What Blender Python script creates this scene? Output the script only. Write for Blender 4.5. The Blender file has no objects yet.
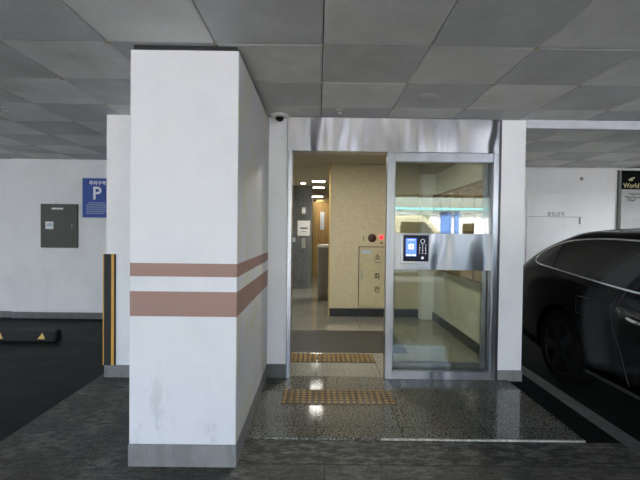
import bpy, bmesh, math, random
import numpy as np
from mathutils import Vector, Matrix
random.seed(7)
PI = math.pi
scene = bpy.context.scene
COL = scene.collection

# ------------------------------------------------------------------ materials
def lin(c):
    return tuple(((v/255)/12.92 if v/255 <= .04045 else ((v/255+.055)/1.055)**2.4) for v in c)

class NT:
    def __init__(s, name):
        s.m = bpy.data.materials.new(name); s.m.use_nodes = True
        s.t = s.m.node_tree; s.t.nodes.clear()
        s.out = s.n('ShaderNodeOutputMaterial')
    def n(s, kind, **kw):
        nd = s.t.nodes.new(kind)
        for k, v in kw.items():
            if k in nd.inputs.keys() if hasattr(nd.inputs, 'keys') else False: nd.inputs[k].default_value = v
            else: setattr(nd, k, v)
        return nd
    def l(s, a, b): s.t.links.new(a, b)
    def coord(s, scale=(1, 1, 1), loc=(0, 0, 0)):
        tc = s.n('ShaderNodeTexCoord'); mp = s.n('ShaderNodeMapping')
        mp.inputs['Scale'].default_value = scale; mp.inputs['Location'].default_value = loc
        s.l(tc.outputs['Object'], mp.inputs['Vector']); return mp.outputs['Vector']
    def noise(s, vec, scale, detail=3, rough=.55):
        nz = s.n('ShaderNodeTexNoise'); nz.inputs['Scale'].default_value = scale
        nz.inputs['Detail'].default_value = detail; nz.inputs['Roughness'].default_value = rough
        s.l(vec, nz.inputs['Vector']); return nz.outputs['Fac']
    def ramp(s, fac, stops):
        r = s.n('ShaderNodeValToRGB'); e = r.color_ramp.elements
        while len(e) < len(stops): e.new(.5)
        for k, (p, c) in enumerate(stops):
            e[k].position = p; e[k].color = (*(c if len(c) == 3 else c[:3]), 1)
        s.l(fac, r.inputs['Fac']); return r.outputs['Color']
    def mix(s, fac, a, b, mode='MIX'):
        m = s.n('ShaderNodeMix'); m.data_type = 'RGBA'; m.blend_type = mode
        for sock, v in ((m.inputs[0], fac), (m.inputs[6], a), (m.inputs[7], b)):
            if hasattr(v, 'node'): s.l(v, sock)
            elif isinstance(v, (int, float)): sock.default_value = v
            else: sock.default_value = (*v, 1)
        return m.outputs[2]
    def math(s, op, a, b=0, c=0):
        m = s.n('ShaderNodeMath'); m.operation = op
        for k, v in enumerate((a, b, c)):
            if hasattr(v, 'node'): s.l(v, m.inputs[k])
            else: m.inputs[k].default_value = v
        return m.outputs[0]
    def axis(s, vec):
        x = s.n('ShaderNodeSeparateXYZ'); s.l(vec, x.inputs[0]); return x.outputs
    def principled(s, col, rough=.5, metal=0., bump=None, bstr=.2, bdist=.01, spec=.5, coat=0., emit=None, estr=0.):
        p = s.n('ShaderNodeBsdfPrincipled')
        if hasattr(col, 'node'): s.l(col, p.inputs['Base Color'])
        else: p.inputs['Base Color'].default_value = (*col, 1)
        if hasattr(rough, 'node'): s.l(rough, p.inputs['Roughness'])
        else: p.inputs['Roughness'].default_value = rough
        p.inputs['Metallic'].default_value = metal
        p.inputs['Specular IOR Level'].default_value = spec
        p.inputs['Coat Weight'].default_value = coat; p.inputs['Coat Roughness'].default_value = .05
        if emit is not None:
            p.inputs['Emission Color'].default_value = (*emit, 1); p.inputs['Emission Strength'].default_value = estr
        if bump is not None:
            b = s.n('ShaderNodeBump'); b.inputs['Strength'].default_value = bstr; b.inputs['Distance'].default_value = bdist
            s.l(bump, b.inputs['Height']); s.l(b.outputs['Normal'], p.inputs['Normal'])
        s.l(p.outputs[0], s.out.inputs[0]); return s.m

def plain(name, rgb, rough=.5, metal=0., var=.08, scale=9, **kw):
    t = NT(name); c = lin(rgb)
    f = t.noise(t.coord(), scale, 4)
    col = t.ramp(f, [(.3, tuple(v*(1-var) for v in c)), (.7, tuple(min(1, v*(1+var)) for v in c))])
    return t.principled(col, rough, metal, **kw)

def wall_paint(name, rgb, dirt, amount=.5, bump=.15):
    t = NT(name); v = t.coord()
    c = lin(rgb); d = lin(dirt)
    f1 = t.ramp(t.noise(v, 1.6, 6, .7), [(.45, (0, 0, 0)), (.8, (1, 1, 1))])
    v2 = t.coord((6, 6, .9))
    f2 = t.ramp(t.noise(v2, 1.5, 4, .6), [(.55, (0, 0, 0)), (.75, (1, 1, 1))])
    fac = t.math('MULTIPLY', t.math('ADD', f1, t.math('MULTIPLY', f2, .4)), amount)
    col = t.mix(fac, c, d)
    spots = t.ramp(t.noise(v, 14, 2, .4), [(.73, (0, 0, 0)), (.77, (1, 1, 1))])
    col = t.mix(t.math('MULTIPLY', spots, .35*amount), col, lin((120, 120, 122)))
    return t.principled(col, .62, bump=t.noise(v, 60, 4), bstr=bump, bdist=.004)

def pillar_paint():
    t = NT('pillar_paint'); v = t.coord(); z = t.axis(v)[2]
    c = lin((208, 208, 211))
    f1 = t.ramp(t.noise(v, 1.8, 6, .7), [(.5, (0, 0, 0)), (.85, (1, 1, 1))])
    low = t.ramp(z, [(.1, (1, 1, 1)), (.75, (0, 0, 0))])
    scuff = t.ramp(t.noise(t.coord((7, 7, 2.2)), 1.6, 5, .7), [(.55, (0, 0, 0)), (.68, (1, 1, 1))])
    fac = t.math('ADD', t.math('MULTIPLY', f1, .25), t.math('MULTIPLY', t.math('MULTIPLY', scuff, low), .6))
    col = t.mix(fac, c, lin((158, 159, 164)))
    xx = t.axis(v)[0]; yy = t.axis(v)[1]
    side = t.math('MULTIPLY', t.math('GREATER_THAN', xx, .298), t.ramp(t.noise(v, 3.2, 4, .6), [(.52, (0, 0, 0)), (.56, (1, 1, 1))]))
    col = t.mix(t.math('MULTIPLY', side, .5), col, lin((206, 202, 170)))
    def band(a, b):
        return t.math('MULTIPLY', t.math('GREATER_THAN', z, a), t.math('LESS_THAN', z, b))
    st = t.math('ADD', band(1.081, 1.156), band(.856, .997))
    brown = t.mix(t.noise(v, 5, 4), lin((140, 108, 97)), lin((151, 118, 106)))
    col = t.mix(st, col, brown)
    return t.principled(col, .6, bump=t.noise(v, 45, 4), bstr=.2, bdist=.005)

def granite(name, base, light, dark, jx, jy, ox, oy, rough=.18, joint=.35, stain=None):
    t = NT(name); v = t.coord(); ax = t.axis(v)
    n1 = t.noise(v, 120, 2, .6); n2 = t.noise(v, 62, 2, .5)
    col = t.ramp(n1, [(.36, lin(dark)), (.5, lin(base)), (.64, lin(light))])
    col = t.mix(t.ramp(n2, [(.5, (0, 0, 0)), (.6, (1, 1, 1))]), col, lin(dark))
    def lines(c, per, off):
        m = t.math('FRACT', t.math('DIVIDE', t.math('SUBTRACT', c, off), per))
        d = t.math('ABSOLUTE', t.math('SUBTRACT', m, .5))
        return t.math('GREATER_THAN', d, .5-.003/per)
    j = t.math('MAXIMUM', lines(ax[0], jx, ox), lines(ax[1], jy, oy))
    col = t.mix(t.math('MULTIPLY', j, .75), col, lin((40, 40, 38)))
    big = t.ramp(t.noise(v, 2.2, 5, .65), [(.42, (0, 0, 0)), (.72, (1, 1, 1))])
    col = t.mix(t.math('MULTIPLY', big, .35), col, lin(stain or dark))
    rg = t.math('ADD', t.math('MULTIPLY', t.noise(v, 5, 4), .1), rough-.1)
    return t.principled(col, rg, bump=n1, bstr=.04, bdist=.002)

def concrete(name, base, light, dark, rough=.55, bump=.3, joints=False, spec=.3):
    t = NT(name); v = t.coord(); ax = t.axis(v)
    col = t.ramp(t.noise(v, 3.5, 8, .72), [(.32, lin(dark)), (.5, lin(base)), (.72, lin(light))])
    sp = t.ramp(t.noise(t.coord((5, 12, 1)), 2.2, 6, .7), [(.5, (0, 0, 0)), (.56, (1, 1, 1))])
    col = t.mix(t.math('MULTIPLY', sp, .8), col, lin(dark))
    fine = t.noise(v, 70, 3)
    col = t.mix(.25, col, t.ramp(fine, [(.3, lin(dark)), (.7, lin(light))]))
    if joints:
        # rough stained strip against the granite step, and the saw cuts
        strip = t.math('MULTIPLY', t.math('GREATER_THAN', ax[1], 2.47), t.math('GREATER_THAN', ax[0], -.45))
        bl = t.ramp(t.noise(t.coord((3, 7, 1)), 2.6, 7, .75), [(.40, (0, 0, 0)), (.54, (1, 1, 1))])
        col = t.mix(t.math('MULTIPLY', t.math('MULTIPLY', strip, bl), .85), t.mix(t.math('MULTIPLY', strip, .35), col, lin(light)), lin(dark))
        c1 = t.math('MULTIPLY', t.math('LESS_THAN', t.math('ABSOLUTE', t.math('SUBTRACT', ax[1], 2.47)), .006), t.math('GREATER_THAN', ax[0], -.45))
        c2 = t.math('MULTIPLY', t.math('LESS_THAN', t.math('ABSOLUTE', t.math('SUBTRACT', ax[0], .05)), .004), t.math('LESS_THAN', ax[1], 2.47))
        col = t.mix(t.math('MULTIPLY', t.math('MAXIMUM', c1, c2), .8), col, lin((30, 30, 28)))
    rg = t.math('ADD', t.math('MULTIPLY', t.noise(v, 3.5, 6), .25), rough-.1)
    return t.principled(col, rg, bump=t.noise(v, 26, 6, .7), bstr=bump, bdist=.01, spec=spec)

def tile_mat(name, rgb, seed):
    t = NT(name); v = t.coord((1, 1, 1), (seed, seed*.7, 0)); c = lin(rgb)
    f = t.ramp(t.noise(v, 2.6, 7, .75), [(.35, (0, 0, 0)), (.75, (1, 1, 1))])
    col = t.mix(f, tuple(x*.86 for x in c), tuple(x*1.12 for x in c))
    col = t.mix(t.math('MULTIPLY', t.ramp(t.noise(v, .9, 4), [(.55, (0, 0, 0)), (.7, (1, 1, 1))]), .35), col, lin((150, 148, 132)))
    return t.principled(col, .6, .2, bump=t.noise(v, 90, 2), bstr=.08, bdist=.002, spec=.35)

def steel(name, rgb, rough, wav, sx=2.2, sz=.35, dist=.02, aniso=.0):
    """sheet steel: slow buckling of the sheet plus a brushed grain that scatters light up and down"""
    t = NT(name)
    w = t.noise(t.coord((sx, sx, sz)), 2.0, 1.5, .5)
    br = t.noise(t.coord((160, 160, 2)), 2.0, 2)
    col = t.mix(br, tuple(.93*x for x in lin(rgb)), lin(rgb))
    m = t.principled(col, rough, 1., bump=w, bstr=wav, bdist=dist)
    p = next(n for n in t.t.nodes if n.type == 'BSDF_PRINCIPLED')
    p.inputs['Anisotropic'].default_value = aniso
    tv = t.n('ShaderNodeCombineXYZ'); tv.inputs[2].default_value = 1.
    t.l(tv.outputs[0], p.inputs['Tangent'])
    return m

def glass_mat(name, tint, fres=1.45, rough=0.):
    t = NT(name)
    tr = t.n('ShaderNodeBsdfTransparent'); tr.inputs[0].default_value = (*tint, 1)
    gl = t.n('ShaderNodeBsdfGlossy'); gl.inputs['Roughness'].default_value = rough; gl.inputs[0].default_value = (1, 1, 1, 1)
    fr = t.n('ShaderNodeFresnel'); fr.inputs[0].default_value = fres
    wv = t.noise(t.coord(), 1.3, 2)
    bp = t.n('ShaderNodeBump'); bp.inputs['Strength'].default_value = .04; bp.inputs['Distance'].default_value = .02
    t.l(wv, bp.inputs['Height']); t.l(bp.outputs[0], gl.inputs['Normal'])
    mx = t.n('ShaderNodeMixShader')
    t.l(fr.outputs[0], mx.inputs[0]); t.l(tr.outputs[0], mx.inputs[1]); t.l(gl.outputs[0], mx.inputs[2])
    t.l(mx.outputs[0], t.out.inputs[0]); return t.m

def emit(name, rgb, s):
    t = NT(name); e = t.n('ShaderNodeEmission'); e.inputs[0].default_value = (*lin(rgb), 1); e.inputs[1].default_value = s
    t.l(e.outputs[0], t.out.inputs[0]); return t.m

M = {}
M['white_wall'] = wall_paint('white_wall', (236, 236, 238), (206, 207, 211), .4)
M['back_wall'] = wall_paint('back_wall', (234, 234, 236), (208, 208, 209), .55)
M['pillar'] = pillar_paint()
M['plinth'] = concrete('plinth_grey', (126, 126, 125), (138, 138, 137), (110, 110, 109), .6, .15)
M['plinth_dark'] = plain('plinth_dark', (98, 102, 98), .6)
M['granite'] = granite('granite_floor', (116, 115, 106), (172, 170, 160), (62, 62, 56), .575, .68, .0, .21, .13)
M['lobby_floor'] = granite('lobby_granite', (152, 151, 141), (186, 184, 173), (108, 107, 99), .6, .6, .0, .21, .14)
M['dark_granite'] = granite('dark_granite', (96, 100, 104), (150, 154, 158), (52, 55, 58), .6, 99, .25, 50, .3)
M['concrete'] = concrete('lane_concrete', (82, 81, 75), (150, 148, 140), (22, 22, 19), .5, .8, True)
M['epoxy'] = concrete('epoxy_floor', (20, 25, 26), (28, 34, 35), (13, 17, 18), .5, .06, spec=.12)
M['epoxy_right'] = concrete('bay_floor_right', (33, 37, 34), (42, 46, 42), (24, 27, 24), .7, .08, spec=.03)
M['tile_a'] = tile_mat('ceiling_tile_pale', (222, 222, 218), 0)
M['tile_b'] = tile_mat('ceiling_tile_grey', (199, 200, 199), 3.3)  # same tile turned: its change of sheen is put into a greyer tone
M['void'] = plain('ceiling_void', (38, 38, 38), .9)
M['clip'] = plain('clip_brass', (178, 162, 120), .5)
M['steel_wavy'] = steel('steel_wavy_sheet', (168, 168, 172), .32, 1., 1.6, .6, .11, .88)
M['steel'] = steel('steel_bar', (150, 151, 156), .28, .6, 2.5, .3, .03, .7)
M['steel_panel'] = steel('steel_panel', (160, 161, 166), .31, 1., 1.6, .5, .07, .88)
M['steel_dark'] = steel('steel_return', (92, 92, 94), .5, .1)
M['glass'] = glass_mat('pane_glass', (.86, .875, .83), 1.5)
M['beam'] = plain('beam_paint', (196, 198, 206), .6)
M['tan_wall'] = NT('tan_wall')
_t = M['tan_wall']; _v = _t.coord()
M['tan_wall'] = _t.principled(_t.ramp(_t.noise(_v, 26, 4, .6), [(.35, lin((190, 178, 148))), (.65, lin((202, 191, 161)))]), .7, bump=_t.noise(_v, 40, 3), bstr=.2, bdist=.003)
M['lobby_white'] = plain('lobby_white_wall', (206, 206, 196), .6)
M['lobby_ceiling'] = plain('lobby_ceiling', (168, 160, 142), .8)
M['lobby_base'] = plain('lobby_base', (58, 64, 72), .4)
M['black_base'] = plain('black_base', (24, 24, 26), .5)
M['brass'] = plain('brass_trim', (172, 146, 92), .35, .6)
M['wood'] = NT('honey_wood')
_t = M['wood']
M['wood'] = _t.principled(_t.ramp(_t.noise(_t.coord((9, 9, .8)), 3, 5), [(.3, lin((176, 134, 74))), (.7, lin((206, 166, 104)))]), .4)
M['bin'] = plain('bin_grey', (122, 118, 110), .5)
M['bin_top'] = plain('bin_top', (225, 224, 218), .5)
M['cabinet'] = plain('cabinet_cream', (196, 186, 152), .45)
M['cabinet_door'] = plain('cabinet_door_cream', (186, 176, 140), .45)
M['ink'] = plain('ink_black', (30, 28, 26), .6)
M['ink_grey'] = plain('ink_grey', (96, 98, 104), .7)
M['bell'] = plain('bell_maroon', (66, 30, 24), .35)
M['red_lamp'] = NT('red_lamp').principled(lin((220, 30, 40)), .25, emit=lin((255, 30, 40)), estr=1.6)
M['paper'] = plain('paper_white', (232, 234, 238), .6)
M['paper_blue'] = plain('paper_blue', (176, 192, 210), .6)
M['mail'] = plain('mailbox_tan', (146, 122, 92), .45)
M['mail_dark'] = plain('mailbox_frame', (96, 78, 58), .5)
M['mat'] = plain('mat_dark', (52, 53, 51), .45, var=.12)
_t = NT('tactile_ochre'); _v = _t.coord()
M['tactile'] = _t.principled(_t.mix(_t.ramp(_t.axis(_v)[2], [(.008, (0, 0, 0)), (.0115, (1, 1, 1))]), lin((84, 68, 40)), _t.mix(_t.noise(_v, 18, 4), lin((140, 110, 60)), lin((182, 150, 96)))), .5)  # dirt tone between studs also paints in the studs' shading contrast
M['panel_grey'] = plain('panel_grey', (82, 84, 76), .5)
M['panel_door'] = plain('panel_door_grey', (78, 80, 74), .5)
M['blue_sign'] = plain('sign_blue', (44, 76, 158), .4)
M['sign_white'] = plain('sign_white', (232, 234, 240), .5)
M['rubber'] = plain('black_rubber', (17, 17, 18), .6)
M['yellow'] = plain('yellow_strip', (214, 160, 60), .5)
M['reflector'] = plain('reflector_yellow', (226, 190, 110), .35)
M['black_sign'] = plain('sign_black', (10, 10, 11), .5, spec=.12)
M['gold'] = plain('gold_letter', (212, 198, 150), .45)
M['board'] = plain('board_grey', (176, 178, 178), .5)
M['plastic_white'] = plain('plastic_white', (232, 231, 226), .4)
M['plastic_grey'] = plain('plastic_grey', (148, 149, 146), .4)
M['dome'] = NT('smoked_dome').principled((.01, .01, .01), .05)
M['chrome'] = NT('chrome').principled((.78, .79, .8), .12, 1.)
M['paint'] = NT('car_paint').principled((.0014, .0016, .0016), .16, 0., coat=.05, spec=.1)
M['car_glass'] = NT('car_glass').principled((.008, .009, .009), .06, spec=.3)
M['trim_black'] = plain('trim_black', (14, 14, 14), .5)
M['tyre'] = plain('tyre', (8, 8, 8), .9, spec=.08)
M['alloy'] = NT('alloy').principled((.006, .006, .006), .45, .2, spec=.2)
M['lamp_red'] = NT('tail_lamp').principled(lin((110, 12, 14)), .1)
M['lamp_clear'] = NT('head_lamp').principled((.3, .31, .32), .08)
M['screen'] = NT('screen_blue').principled((.02, .05, .3), .2, emit=lin((70, 110, 225)), estr=.75)
M['screen_white'] = NT('screen_white').principled((.5, .5, .5), .2, emit=(1, 1, 1), estr=.8)
M['screen_dim'] = NT('screen_dim').principled((.1, .1, .12), .2, emit=(.6, .66, .8), estr=.4)
M['terminal'] = NT('terminal_glass').principled((.004, .006, .026), .15, spec=.15)
M['tube'] = emit('lamp_panel', (255, 250, 238), 3)
M['line_paint'] = concrete('line_paint', (112, 114, 111), (128, 130, 127), (84, 86, 83), .6, .1)
M['nosing'] = plain('nosing_edge', (172, 170, 162), .5, var=.5, scale=40)
M['plaster'] = plain('garage_plaster', (214, 214, 216), .7)
M['plaster_grey'] = plain('garage_plaster_grey', (165, 165, 165), .7)
M['street'] = plain('street_paving', (196, 194, 188), .8)
M['facade'] = plain('facade_pale', (232, 232, 234), .8)
M['facade_blue'] = plain('facade_blue', (70, 120, 190), .6)
M['teal'] = plain('awning_teal', (120, 196, 206), .6)
M['van'] = NT('van_paint').principled(lin((196, 190, 168)), .3, coat=.5)
M['leaf'] = plain('leaf_green', (74, 92, 52), .7, var=.4, scale=5)

# ------------------------------------------------------------------ mesh helpers
class MB:
    def __init__(s): s.bm = bmesh.new()
    def box(s, x0, x1, y0, y1, z0, z1, bev=0., seg=2, mi=0):
        r = bmesh.ops.create_cube(s.bm, size=1.)
        vs = r['verts']
        for v in vs:
            v.co = Vector((x0+(v.co.x+.5)*(x1-x0), y0+(v.co.y+.5)*(y1-y0), z0+(v.co.z+.5)*(z1-z0)))
        fs = {f for v in vs for f in v.link_faces}
        for f in fs: f.material_index = mi
        if bev:
            es = list({e for v in vs for e in v.link_edges})
            bmesh.ops.bevel(s.bm, geom=es, offset=bev, segments=seg, affect='EDGES', profile=.5)
        return s
    def poly(s, pts, mi=0):
        f = s.bm.faces.new([s.bm.verts.new(p) for p in pts]); f.material_index = mi; return s
    def prism(s, pts, vec, mi=0):
        """closed outline pts (3d), swept along vec"""
        v = Vector(vec)
        a = [s.bm.verts.new(p) for p in pts]; b = [s.bm.verts.new(Vector(p)+v) for p in pts]
        fs = [s.bm.faces.new(a[::-1]), s.bm.faces.new(b)]
        n = len(pts)
        for k in range(n): fs.append(s.bm.faces.new((a[k], a[(k+1) % n], b[(k+1) % n], b[k])))
        for f in fs: f.material_index = mi
        bmesh.ops.recalc_face_normals(s.bm, faces=fs); return s
    def cyl(s, c, axis, r, h, n=24, r2=None, bev=0., mi=0):
        """cylinder starting at c and going h along axis ('x','y','z', sign allowed)"""
        r2 = r if r2 is None else r2
        res = bmesh.ops.create_cone(s.bm, cap_ends=True, segments=n, radius1=r, radius2=r2, depth=h)
        d = {'x': (1, 0, 0), 'y': (0, 1, 0), 'z': (0, 0, 1), '-x': (-1, 0, 0), '-y': (0, -1, 0), '-z': (0, 0, -1)}[axis] if isinstance(axis, str) else axis
        q = Vector((0, 0, 1)).rotation_difference(Vector(d).normalized())
        mat = Matrix.Translation(Vector(c)+Vector(d).normalized()*h/2) @ q.to_matrix().to_4x4()
        bmesh.ops.transform(s.bm, matrix=mat, verts=res['verts'])
        if bev:
            es = list({e for v in res['verts'] for e in v.link_edges if len(e.link_faces) == 2 and e.calc_face_angle(0) > 1})
            bmesh.ops.bevel(s.bm, geom=es, offset=bev, segments=2, affect='EDGES')
        return s
    def ball(s, c, r, sc=(1, 1, 1), u=24, v=14):
        res = bmesh.ops.create_uvsphere(s.bm, u_segments=u, v_segments=v, radius=r)
        for p in res['verts']: p.co = Vector((c[0]+p.co.x*sc[0], c[1]+p.co.y*sc[1], c[2]+p.co.z*sc[2]))
        return s
    def lathe(s, c, axis, prof, n=40):
        """profile of (radius, height) turned around axis through c"""
        q = Vector((0, 0, 1)).rotation_difference(Vector(axis).normalized())
        rings = []
        for r, h in prof:
            rings.append([s.bm.verts.new(Vector(c)+q @ Vector((max(r, 1e-5)*math.cos(2*PI*k/n), max(r, 1e-5)*math.sin(2*PI*k/n), h))) for k in range(n)])
        fs = []
        for a, b in zip(rings, rings[1:]):
            for k in range(n): fs.append(s.bm.faces.new((a[k], a[(k+1) % n], b[(k+1) % n], b[k])))
        fs.append(s.bm.faces.new(rings[0][::-1])); fs.append(s.bm.faces.new(rings[-1]))
        return s
    def tube(s, pts, r, n=8, closed=False):
        pts = [Vector(p) for p in pts]; N = len(pts); rings = []
        prev = None
        for i in range(N):
            a = pts[(i-1) % N] if (closed or i > 0) else pts[i]
            b = pts[(i+1) % N] if (closed or i < N-1) else pts[i]
            t = (b-a).normalized()
            up = Vector((1, 0, 0)) if abs(t.x) < .9 else Vector((0, 0, 1))
            if prev is not None: up = prev
            u = (up-t*up.dot(t)).normalized(); w = t.cross(u); prev = u
            rings.append([s.bm.verts.new(pts[i]+(u*math.cos(2*PI*k/n)+w*math.sin(2*PI*k/n))*r) for k in range(n)])
        for i in range(N if closed else N-1):
            a, b = rings[i], rings[(i+1) % N]
            for k in range(n): s.bm.faces.new((a[k], a[(k+1) % n], b[(k+1) % n], b[k]))
        if not closed:
            s.bm.faces.new(rings[0][::-1]); s.bm.faces.new(rings[-1])
        return s
    def build(s, name, mat, parent=None, origin=None, smooth=False):
        root = parent
        while root is not None and root.parent is not None: root = root.parent
        o = Vector(origin) if origin is not None else (root.location.copy() if root is not None else Vector((0, 0, 0)))
        me = bpy.data.meshes.new(name)
        bmesh.ops.recalc_face_normals(s.bm, faces=s.bm.faces[:])
        for v in s.bm.verts: v.co -= o
        s.bm.to_mesh(me); s.bm.free()
        for m in (mat if isinstance(mat, (list, tuple)) else [mat]): me.materials.append(m)
        ob = bpy.data.objects.new(name, me); COL.objects.link(ob)
        if smooth:
            for p in me.polygons: p.use_smooth = True
            if smooth is not True:
                try: me.set_sharp_from_angle(angle=math.radians(smooth))
                except Exception: pass
        if parent is not None: ob.parent = parent
        else: ob.location = o
        return ob

def tag(o, label, cat, group=None):
    o['label'] = label; o['category'] = cat
    if group: o['group'] = group
    return o
def thing(name, loc, label, cat, group=None):
    o = bpy.data.objects.new(name, None); COL.objects.link(o); o.location = loc; o.empty_display_size = .1
    return tag(o, label, cat, group)
def struct(o): o['kind'] = 'structure'; return o
def box(*a, **k): return MB().box(*a, **k)
def copy_tree(o, parent=None):
    c = o.copy(); COL.objects.link(c)
    if parent is not None: c.parent = parent
    for ch in list(o.children): copy_tree(ch, c)
    return c

def text_obj(name, s, size, mat, parent, loc, rot=(PI/2, 0, 0), align='CENTER', depth=.001, sx=1., bold=0., width=None):
    """lettering lying on a face: converted to a mesh, in world position loc"""
    cu = bpy.data.curves.new(name, 'FONT'); cu.body = s; cu.size = size; cu.align_x = align; cu.align_y = 'CENTER'
    cu.extrude = depth; cu.offset = bold; cu.resolution_u = 3
    tmp = bpy.data.objects.new('tmp', cu); COL.objects.link(tmp)
    bpy.context.view_layer.update()
    me = bpy.data.meshes.new_from_object(tmp.evaluated_get(bpy.context.evaluated_depsgraph_get()))
    bpy.data.objects.remove(tmp); bpy.data.curves.remove(cu)
    if width is not None:
        xs_ = [v.co.x for v in me.vertices]; sx = width/(max(xs_)-min(xs_))
    root = parent
    while root.parent is not None: root = root.parent
    from mathutils import Euler
    me.transform(Matrix.Translation(Vector(loc)-root.location) @ Euler(rot).to_matrix().to_4x4() @ Matrix.Diagonal((sx, 1, 1, 1)))
    me.name = name; me.materials.clear(); me.materials.append(mat)
    ob = bpy.data.objects.new(name, me); COL.objects.link(ob); ob.parent = parent
    return ob

CZ = 2.363      # ceiling tiles
FZ = -.012       # lane floor; the granite apron is at 0
# ================================================================== SETTING
# floors
struct(box(-1.98, 9, -3.9, 2.76, FZ-.2, FZ).build('floor', M['concrete']))
struct(box(-1.98, -.46, 2.76, 4.06, FZ-.2, FZ).build('floor_concrete', M['concrete']))
struct(box(-9, -1.98, -3.9, 6.7, FZ-.2, FZ-.002).build('floor_left', M['epoxy']))
struct(box(1.745, 9, 2.76, 6.9, FZ-.2, FZ-.002).build('floor_right', M['epoxy_right']))
struct(box(-.46, 1.745, 2.765, 3.96, FZ-.2, 0).build('floor_apron', M['granite']))
struct(box(-1.0, 1.872, 3.96, 13.6, FZ-.2, 0).build('floor_lobby', M['lobby_floor']))
# worn bright nosing along the granite step
struct(box(.42, 1.745, 2.758, 2.771, -.009, .0012, bev=.0008).build('trim_1', M['nosing']))
# painted bay line
tag(box(1.985, 2.11, 2.2, 6.2, FZ-.002, FZ+.001).build('bay_line', M['line_paint'], origin=(2.05, 4.2, FZ)),
    'faded white painted line on the dark floor beside the black car', 'parking line')

# ceiling tiles (garage)
P = .5955; X0 = .015; Y0 = 2.41
def ceiling():
    mb = MB(); g = .0024; b = .009
    for i in range(-15, 16):
        for j in range(-11, 8):
            x0 = X0+i*P; x1 = x0+P; y0 = Y0+j*P; y1 = y0+P
            if y0 > 3.95 and x1 > -.45 and x0 < 1.86:
                if x0 > -.3 and x1 < 1.9: continue
            if y0 < -3.9: continue
            if y0 > 6.5: continue
            # trim at the lobby block
            if y1 > 3.96 and x1 > -.45 and x0 < 1.86:
                if y0 < 3.95: y1 = 3.96
                elif x0 < -.45 < x1: x1 = -.45
                elif x0 < 1.86 < x1: x0 = 1.86
            z = CZ+random.uniform(-.0012, .0012)
            mi = (i+j+1) % 2
            lo = [(x0+g+b, y0+g+b, z), (x1-g-b, y0+g+b, z), (x1-g-b, y1-g-b, z), (x0+g+b, y1-g-b, z)]
            hi = [(x0+g, y0+g, z+.005), (x1-g, y0+g, z+.005), (x1-g, y1-g, z+.005), (x0+g, y1-g, z+.005)]
            tp = [(x, y, z+.014) for x, y, _ in hi]
            L = [mb.bm.verts.new(p) for p in lo]; H = [mb.bm.verts.new(p) for p in hi]; T = [mb.bm.verts.new(p) for p in tp]
            fs = [mb.bm.faces.new(L)]
            for k in range(4):
                fs.append(mb.bm.faces.new((L[k], L[(k+1) % 4], H[(k+1) % 4], H[k])))
                fs.append(mb.bm.faces.new((H[k], H[(k+1) % 4], T[(k+1) % 4], T[k])))
            for f in fs: f.material_index = mi
    return struct(mb.build('ceiling', [M['tile_a'], M['tile_b']]))
ceil = ceiling()
sb = MB(); sb.box(-9, 9, -3.9, 3.99, CZ+.016, CZ+.1).box(-9, -.72, 3.99, 6.9, CZ+.016, CZ+.1).box(1.872, 9, 3.99, 6.9, CZ+.016, CZ+.1)
struct(sb.build('ceiling_slab', M['void']))
c0 = None
for i in range(-3, 6):
    for j in range(0, 3):
        x, y = X0+i*P, Y0+j*P
        if -1.2 < x < -.4 and y > 2.42: continue
        if c0 is None:
            m = MB().lathe((0, 0, 0), (0, 0, -1), [(.011, -.001), (.012, .002), (.009, .005), (.003, .0065)], 14)
            c0 = m.build('tile_clip', M['clip'], ceil, origin=(0, 0, 0), smooth=True); c = c0
        else:
            c = c0.copy(); COL.objects.link(c); c.parent = ceil
        c.location = (x+random.uniform(-.006, .006), y, CZ)
        c.scale = (random.uniform(.8, 1.5), random.uniform(.7, 1.1), 1)

# walls of the garage
struct(box(-9, -4.56, 6.5, 6.7, FZ-.1, 2.5).build('wall_back_corner', M['back_wall']))
struct(box(-4.56, -1.2, 6.45, 6.7, FZ-.1, 2.5).build('wall_back_left', M['back_wall']))
struct(box(-9, -4.56, 6.486, 6.5, FZ, .085, bev=.003).build('baseboard_corner', M['plinth']))
struct(box(-4.56, -1.3, 6.436, 6.45, FZ, .085, bev=.003).build('baseboard_back', M['plinth']))
struct(box(1.6, 9, 6.63, 6.9, FZ-.1, 2.5).build('wall_back_right', M['white_wall']))
struct(box(-9.2, -9, -3.9, 6.9, FZ-.1, 2.5).build('wall_left', M['plaster']))
struct(box(9, 9.2, -3.9, 6.9, FZ-.1, 2.5).build('wall_right', M['plaster_grey']))
wb = MB()
wb.box(-9, -6.5, -4.1, -3.9, FZ-.1, 2.5).box(6.6, 9, -4.1, -3.9, FZ-.1, 2.5).box(-6.5, 6.6, -4.1, -3.9, 2.32, 2.5)
struct(wb.build('wall_front', M['plaster']))
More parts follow.
